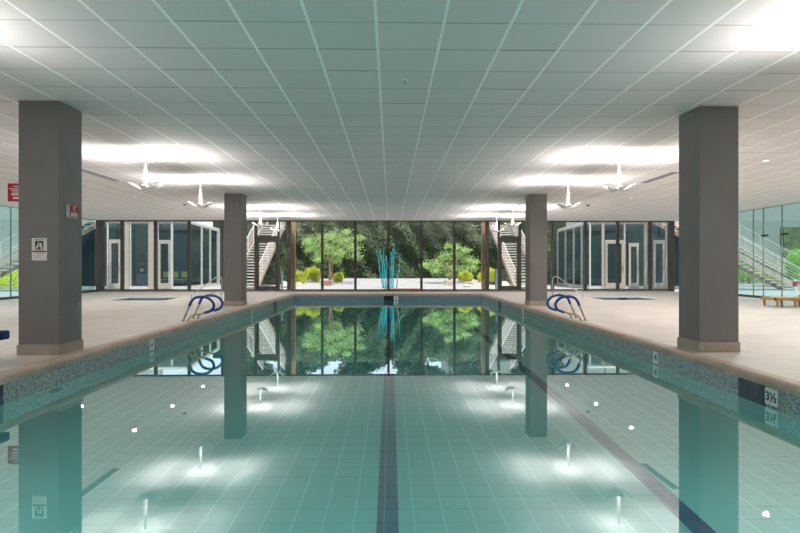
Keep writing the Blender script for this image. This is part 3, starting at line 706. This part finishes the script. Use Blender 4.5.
# rocks and planters
def rock(px, Y, w, h, lab):
    X = atx(px, Y); bm = bmesh.new(); bmesh.ops.create_icosphere(bm, subdivisions=3, radius=1)
    for v in bm.verts:
        n = 1+.16*math.sin(v.co.x*3+px)*math.cos(v.co.y*4)+.1*math.sin(v.co.z*5+px); v.co = Vector((v.co.x*w*n, v.co.y*w*.8*n, max(-.4, v.co.z)*h*n))
    me = bpy.data.meshes.new('boulder'); bm.to_mesh(me); bm.free(); me.materials.append(M['rock'])
    for p in me.polygons: p.use_smooth = True
    o = bpy.data.objects.new('boulder', me); C.objects.link(o); z = (.42*min(1, max(0, (Y-27.5)/7)) if abs(X) < 6.4 else 0)-.02
    o.location = (X, Y, z+.3*h); tag(o, lab, 'rock', 'pale boulders in the garden')
rock(285, 29.2, .28, .22, 'pale boulder beside the left garden door'); rock(292, 29.8, .30, .20, 'pale boulder behind the left tan post'); rock(299, 30.5, .2, .12, 'small flat boulder below the left shrubs'); rock(505, 29.5, .35, .2, 'pale boulder seen through the right garden door'); rock(467, 29.6, .2, .1, 'small flat boulder below the right shrubs')
def blockp(px0, px1, py0, py1, Y, mat, lab, nm):
    a, c = atx(px0, Y), atx(px1, Y); z1_, z0_ = atz(py0, a, Y), atz(py1, a, Y)
    o = MB().box(a, c, Y, Y+.3, z0_-.05, z1_).build(nm, mat, bevel=.02); tag(o, lab, 'block')
blockp(323, 331.5, 280.5, 286, 30.2, 'soil', 'small terracotta stone block at the foot of the left tree', 'stone_block')
blockp(445, 452.5, 280, 286, 30.2, 'rock', 'small tan stone block at the foot of the low tree', 'stone_block')
o = MB().box(atx(384, 27.6), atx(422, 27.6), 27.55, 27.7, -.05, .09).build('garden_edging', 'soil', bevel=.01); tag(o, 'low red brown edging strip in front of the teal reeds', 'edging')
# teal reeds
for i, (bx, by, tx_, ty_, lab) in enumerate(((383, 287.5, 376.8, 251, 'leftmost, leaning outward'), (384, 287, 380.6, 249, 'second from the left'), (385.5, 286.5, 383.2, 247, 'third from the left'), (386.5, 286.5, 386.3, 256, 'short one left of the centre mullion'), (390.3, 287, 391.5, 252, 'just right of the centre mullion'), (391.8, 287, 392.6, 249, 'fifth of the tall ones'), (393, 287, 394.0, 244, 'tallest of all'), (396.5, 287.3, 400.5, 254, 'rightmost, leaning outward'))):
    Y = 28.6; X = atx(bx, Y); X2 = atx(tx_, Y); z = -.0; zt_ = atz(ty_, X2, Y)
    t = MB(); P = [Vector((X2-X, 0, zt_))*k/8 + Vector((.03*math.sin(k*1.3+i*2)*(k/8), .03*math.cos(k+i), 0)) for k in range(9)]
    t.tube(smoothpts(P, 2), [.032*(1-.55*k/16) for k in range(17)], 8)
    o = t.build('glass_reed_sculpture', 'reed', smooth=True, loc=(X, Y+(i % 3)*.12, z)); tag(o, 'teal glass reed standing in the garden, %s' % lab, 'sculpture', 'teal glass reeds')
# tan posts outside the far windows
for px, nm in ((293.3, 'left'), (483.6, 'right')):
    x = atx(px, 26.6); o = empty('garden_post', (x, 26.6, -.02)); tag(o, 'tan timber post just outside the far windows, %s of the pair' % nm, 'post', 'tan posts outside the windows')
    MB().box(-.10, .10, -.12, .12, 0, CEIL+.6).build('shaft', 'tan_post', o, bevel=.01); MB().box(-.13, .13, -.15, .15, 0, .05).build('base_plate', 'dark_frame', o)
# garden bollards
for px, ptop, nm in ((282, 271, 'left'), (496.2, 269, 'right')):
    Y = 28.2; x = atx(px, Y); o = empty('bollard', (x, Y, -.02)); h = atz(ptop, x, Y)+.02
    MB().lathe([(0, 0), (.055, 0), (.055, h-.08), (.0, h-.08)], seg=14).build('shaft', 'bollard', o); MB().lathe([(0, h-.08), (.065, h-.08), (.065, h-.01), (.03, h), (0, h)], seg=14).build('cap', 'bollard', o)
    tag(o, 'slim blue grey bollard outside beside the %s garden door' % nm, 'bollard', 'garden bollards')

# ---- stairs
def make_stair(n, rise, run, width, name='outdoor_stair'):
    """local frame: climbs along +Y, x 0..width"""
    r = empty(name)
    for k in range(n):
        MB().box(.04, width-.04, k*run, k*run+run*.92, (k+1)*rise-.05, (k+1)*rise).build('tread', 'tread', r)
    L = n*run; H = n*rise; sl = rise/run
    for x in (0, width-.04):
        MB().prism([(x, -.1, -.0), (x, .25, 0), (x, L+.1, H-.15), (x, L+.1, H+.16), (x, -.1, .16)], (.04, 0, 0)).build('stringer', 'stair_steel', r)
    for x in (.02, width-.02):
        b = MB()
        for q in range(5): b.tube([(x, 0, .32+q*.16+.05), (x, L, H+.32+q*.16+.05)], .013, 6)
        b.build('guard_rail', 'stair_rail', r)
        b = MB(); b.tube([(x, -.25, 1.05-.1), (x, 0, 1.08), (x, L, H+1.08)], .024, 8); b.build('handrail', 'stair_rail', r)
        k = 0
        while k <= n:
            MB().tube([(x, k*run, k*rise), (x, k*run, k*rise+1.08)], .02, 6).build('post', 'stair_rail', r); k += 4
    return r
st0 = make_stair(24, .164, .31, 1.45)
st0.location = (-8.45, 29.0, -.02); tag(st0, 'steel and concrete garden stair seen through the left end of the far windows', 'stairs', 'outdoor stairs with pinkish rails')
o = copy_tree(st0); o.location = (6.55, 28.9, -.02); tag(o, 'steel and concrete garden stair seen through the right end of the far windows', 'stairs')
for (x, y, rz, lab) in ((atx(792, 28.6), 27.9, PI/2, 'outdoor stair beyond the right glass wall, nearer flight'), (atx(812, 33), 32.2, PI/2, 'outdoor stair beyond the right glass wall, farther flight')):
    o = copy_tree(st0); o.location = (x, y, -.02); o.rotation_euler = (0, 0, rz); tag(o, lab)
for (x, y, rz, lab) in ((-21.4, 28.4, -PI/2, 'outdoor stair beyond the left glass wall'),):
    o = copy_tree(st0); o.location = (x, y, -.02); o.rotation_euler = (0, 0, rz); tag(o, lab)

# ---- glass pavilions beyond the window wall
PYF = 29.5; PTOP = atz(221.8, -12, PYF); PBK = 36.5
def pavilion(side, lab):
    r = empty('glass_pavilion'); tag(r, lab, 'building', 'glazed pavilions in the garden')
    if side < 0:
        xo, xc, xb = atx(60, PYF), atx(190, PYF), atx(219.5, PBK)
        verts = [(107.8, 1.2, 'p'), (121.5, 1.2, 'p'), (127, 4.2, 'l'), (130.5, .9, 'p'), (151, 5, 'l'), (157.8, 1.2, 'p'), (172, 1.8, 'p'), (189, 2, 'p')]
        doors = [(109.3, 121, 239.5), (158.4, 171, 240)]
        sidem = [201.5, 210, 217.5]
    else:
        xo, xc, xb = atx(690, PYF), atx(588.5, PYF), atx(557.5, PBK)
        verts = [(590, 1.6, 'p'), (603, 2.6, 'l'), (624.5, 1.6, 'l'), (645.5, 3.2, 'l'), (651, 2, 'l'), (666.5, 2.6, 'l'), (671.5, .8, 'p')]
        doors = [(605, 623.5, 240), (653, 664.5, 240), (628.5, 638.5, 243)]
        sidem = [582.0, 574, 565.7]
    a, b2 = min(xo, xc), max(xo, xc)
    # shell
    MB().box(a, b2, PYF, PYF+.06, PTOP-.1, PTOP).build('head_rail', 'light_frame', r)
    rf = MB(); rf.prism([(xo, PYF-.05, PTOP), (xc, PYF-.05, PTOP), (xb, PBK, PTOP), (xo, PBK, PTOP)], (0, 0, .12)); rf.build('roof', 'signwhite', r)
    f2 = MB(); f2.prism([(xo, PYF+.08, -.02), (xc, PYF+.08, -.02), (xb, PBK, -.02), (xo, PBK, -.02)], (0, 0, .05)); f2.build('floor_slab', 'blue_floor', r)
    MB().box(min(xo, xb), max(xo, xb), PBK, PBK+.1, 0, PTOP).build('rear_panel', 'blue_inside', r)
    MB().box(a, b2, PYF, PYF+.06, -.02, .14).build('sill_rail', 'pale_frame', r)
    MB().box(a, b2, PYF+.02, PYF+.03, .14, PTOP-.1).build('glass', 'pavilion_glass', r)
    for px, wpx, k in verts:
        x = atx(px, PYF); w = wpx*PYF/F; MB().box(x-w/2, x+w/2, PYF-.03, PYF+.07, 0, PTOP).build('mullion', 'light_frame' if k == 'l' else 'pale_frame', r)
    for p0, p1, ptop in doors:
        x0, x1 = atx(p0, PYF), atx(p1, PYF); zt = atz(ptop, x0, PYF); w = .12
        d = MB(); d.box(x0, x0+w, PYF-.05, PYF+.0, .05, zt); d.box(x1-w, x1, PYF-.05, PYF, .05, zt); d.box(x0+w, x1-w, PYF-.05, PYF, zt-.2, zt); d.box(x0+w, x1-w, PYF-.05, PYF, .05, .3)
        dd = d.build('door', 'light_frame', r, bevel=.005); MB().tube([(x1-.06, PYF-.09, .9), (x1-.06, PYF-.09, 1.3)], .015, 8).build('door_handle', 'steel', dd)
    MB().box(min(xo, xo-side*-.1), max(xo, xo-side*-.1), PYF+.06, PBK, 0, PTOP).build('end_panel', 'blue_inside', r)
    # slanted side face
    A = Vector((xc, PYF, 0)); B = Vector((xb, PBK, 0)); d = (B-A).normalized(); n = Vector((-d.y, d.x, 0))*.02
    g_ = MB(); g_.prism([A+Vector((0, 0, .14)), B+Vector((0, 0, .14)), B+Vector((0, 0, PTOP-.1)), A+Vector((0, 0, PTOP-.1))], n*.4); g_.build('glass', 'pavilion_glass', r)
    for z0_, z1_ in ((-.02, .14), (PTOP-.1, PTOP)):
        MB().prism([A-n+Vector((0, 0, z0_)), B-n+Vector((0, 0, z0_)), B-n+Vector((0, 0, z1_)), A-n+Vector((0, 0, z1_))], n*2.5).build('side_rail', 'pale_frame', r)
    for px in sidem + [219.0 if side < 0 else 557.8]:
        # intersect px ray with A-B
        best = min(range(400), key=lambda k: abs((lambda P: 400+F*(P.x*math.cos(TH)-P.y*math.sin(TH))/(P.x*math.sin(TH)+P.y*math.cos(TH)))(A.lerp(B, k/399))-px))
        P = A.lerp(B, best/399); MB().box(P.x-.05, P.x+.05, P.y-.05, P.y+.05, 0, PTOP).build('mullion', 'pale_frame', r)
    return r
pavilion(-1, 'glazed pavilion with taupe doors left beyond the window wall'); pavilion(1, 'glazed pavilion with taupe doors right beyond the window wall')
# furnishings in the left pavilion
def chair(x, y, rz, lab):
    r = empty('dining_chair', (x, y, .03), rz); tag(r, lab, 'chair', 'yellow chairs in the left pavilion')
    MB().box(-.17, .17, -.20, .20, .42, .46).build('seat', 'yellow', r, bevel=.01); MB().box(-.16, .16, -.22, -.19, .55, .88).build('backrest', 'yellow', r, bevel=.01)
    for a in (-1, 1):
        for c in (-1, 1): MB().tube([(a*.15, c*.17, .42), (a*.17, c*.19, 0)], .014, 6).build('leg', 'black', r)
for px, lab in ((174, 'yellow chair in the left pavilion, middle of the three'), (183, 'yellow chair in the left pavilion, nearest its corner'), (164.5, 'yellow chair in the left pavilion, seen through the door')): chair(atx(px, 30.8), 30.8, PI, lab)
x = atx(141.5, 31); v = empty('vending_machine', (x, 31, .03)); tag(v, 'black cabinet with red stripe inside the left pavilion', 'cabinet')
zt = atz(252, x, 31)-.03; zb = atz(274, x, 31)-.03
MB().box(-.23, .23, 0, .5, 0.0, zt).build('body', 'blue_inside', v, bevel=.01); MB().box(-.23, .23, -.015, 0, zb, zt-.01).build('front_panel', 'black', v)
z_ = atz(263.5, x, 31)-.03; MB().box(-.23, .23, -.02, -.015, z_-.05, z_+.05).build('red_stripe', 'red', v); MB().box(-.05, .12, -.02, -.015, z_-.45, z_-.28).build('notice', 'signwhite', v)
# things outside the right glass wall
x = atx(795, 27); o = empty('marker_post', (x, 27, -.02)); zt = atz(275, x, 27); tag(o, 'white post with red cap outside the right glass wall', 'post')
MB().tube([(0, 0, 0), (0, 0, zt-.2)], .09, 10).build('shaft', 'signwhite', o); MB().tube([(0, 0, zt-.55), (0, 0, zt-.3)], .10, 12).build('red_cap', 'red', o)
o = MB().box(atx(784, 36), 40, 36, 36.4, 0, atz(227, 25, 36)).build('timber_screen', 'olive', bevel=.02); tag(o, 'dark olive screen wall beyond the right glass wall', 'screen')
# hedges either side so the glass walls look onto planting
def hedge(x, y, w, d, h, lab, n=2500, mat='tree_leaf'):
    r = empty('hedge', (x, y, 0)); tag(r, lab, 'hedge', 'planting outside the glass walls')
    MB().tube([(0, 0, 0), (0, 0, h*.5)], .05, 6).build('stem', 'bark', r)
    b = MB(); b.raw = 1; leaves(b, (0, 0, h*.5), (w/2, d/2, h*.5), n, .07, shell=.5); b.build('foliage', mat, r)
hedge(atx(748, 38), 38, 3.5, 1.5, 1.8, 'green shrub behind the stairs right of near right column', 3000); hedge(atx(775, 35), 35, 2.6, 1.5, 1.4, 'yellow green shrub between the right stair flights', 2500, 'shrub'); hedge(atx(797, 31), 31, 1.2, 1.2, 2.2, 'green shrub behind the red capped post')
hedge(-25, 33, 3, 2, 2.2, 'green shrub behind the stairs beyond the left glass wall', 3000); hedge(-21, 31, 3, 2, 1.0, 'yellow shrub beyond the left glass wall', 2500, 'shrub')
o = MB().box(-36, -15.8, 38, 38.4, 0, 7).build('courtyard_wall', 'building'); tag(o, 'pale courtyard wall far beyond the left glass wall', 'wall')
o = MB().box(15.8, 36, 40, 40.4, 0, 7).build('courtyard_wall', 'building'); tag(o, 'pale courtyard wall far beyond the right glass wall', 'wall')

# ================================================================ LIGHT
wd = bpy.data.worlds.new('sky'); SC.world = wd; wd.use_nodes = True; nt = wd.node_tree; nt.nodes.clear()
sky = nt.nodes.new('ShaderNodeTexSky'); sky.sky_type = 'NISHITA'; sky.sun_disc = False; sky.sun_elevation = math.radians(60); sky.sun_rotation = 0; sky.air_density = 1.0; sky.dust_density = 2.0
mixc = nt.nodes.new('ShaderNodeMixRGB'); mixc.inputs[0].default_value = .55; mixc.inputs[2].default_value = (6, 6, 6.2, 1)
bg = nt.nodes.new('ShaderNodeBackground'); bg.inputs[1].default_value = .15; ow = nt.nodes.new('ShaderNodeOutputWorld')
nt.links.new(sky.outputs[0], mixc.inputs[1]); nt.links.new(mixc.outputs[0], bg.inputs[0]); nt.links.new(bg.outputs[0], ow.inputs[0])
sl = bpy.data.lights.new('sun', 'SUN'); sl.energy = 4.8; sl.angle = math.radians(.6); sl.color = (1, .95, .88)
so = bpy.data.objects.new('sun', sl); C.objects.link(so); so.rotation_euler = (math.radians(16), math.radians(12), 0)   # high, slightly from the hall side

SC.view_settings.view_transform = 'Standard'; SC.view_settings.look = 'None'; SC.view_settings.gamma = 1; SC.view_settings.use_curve_mapping = False
SC.view_settings.exposure = 0.72
SC.cycles.use_denoising = True
SC.cycles.max_bounces = 12; SC.cycles.diffuse_bounces = 5; SC.cycles.glossy_bounces = 5; SC.cycles.transmission_bounces = 8; SC.cycles.transparent_max_bounces = 16
SC.cycles.sample_clamp_indirect = 6; SC.cycles.caustics_reflective = True; SC.cycles.caustics_refractive = True
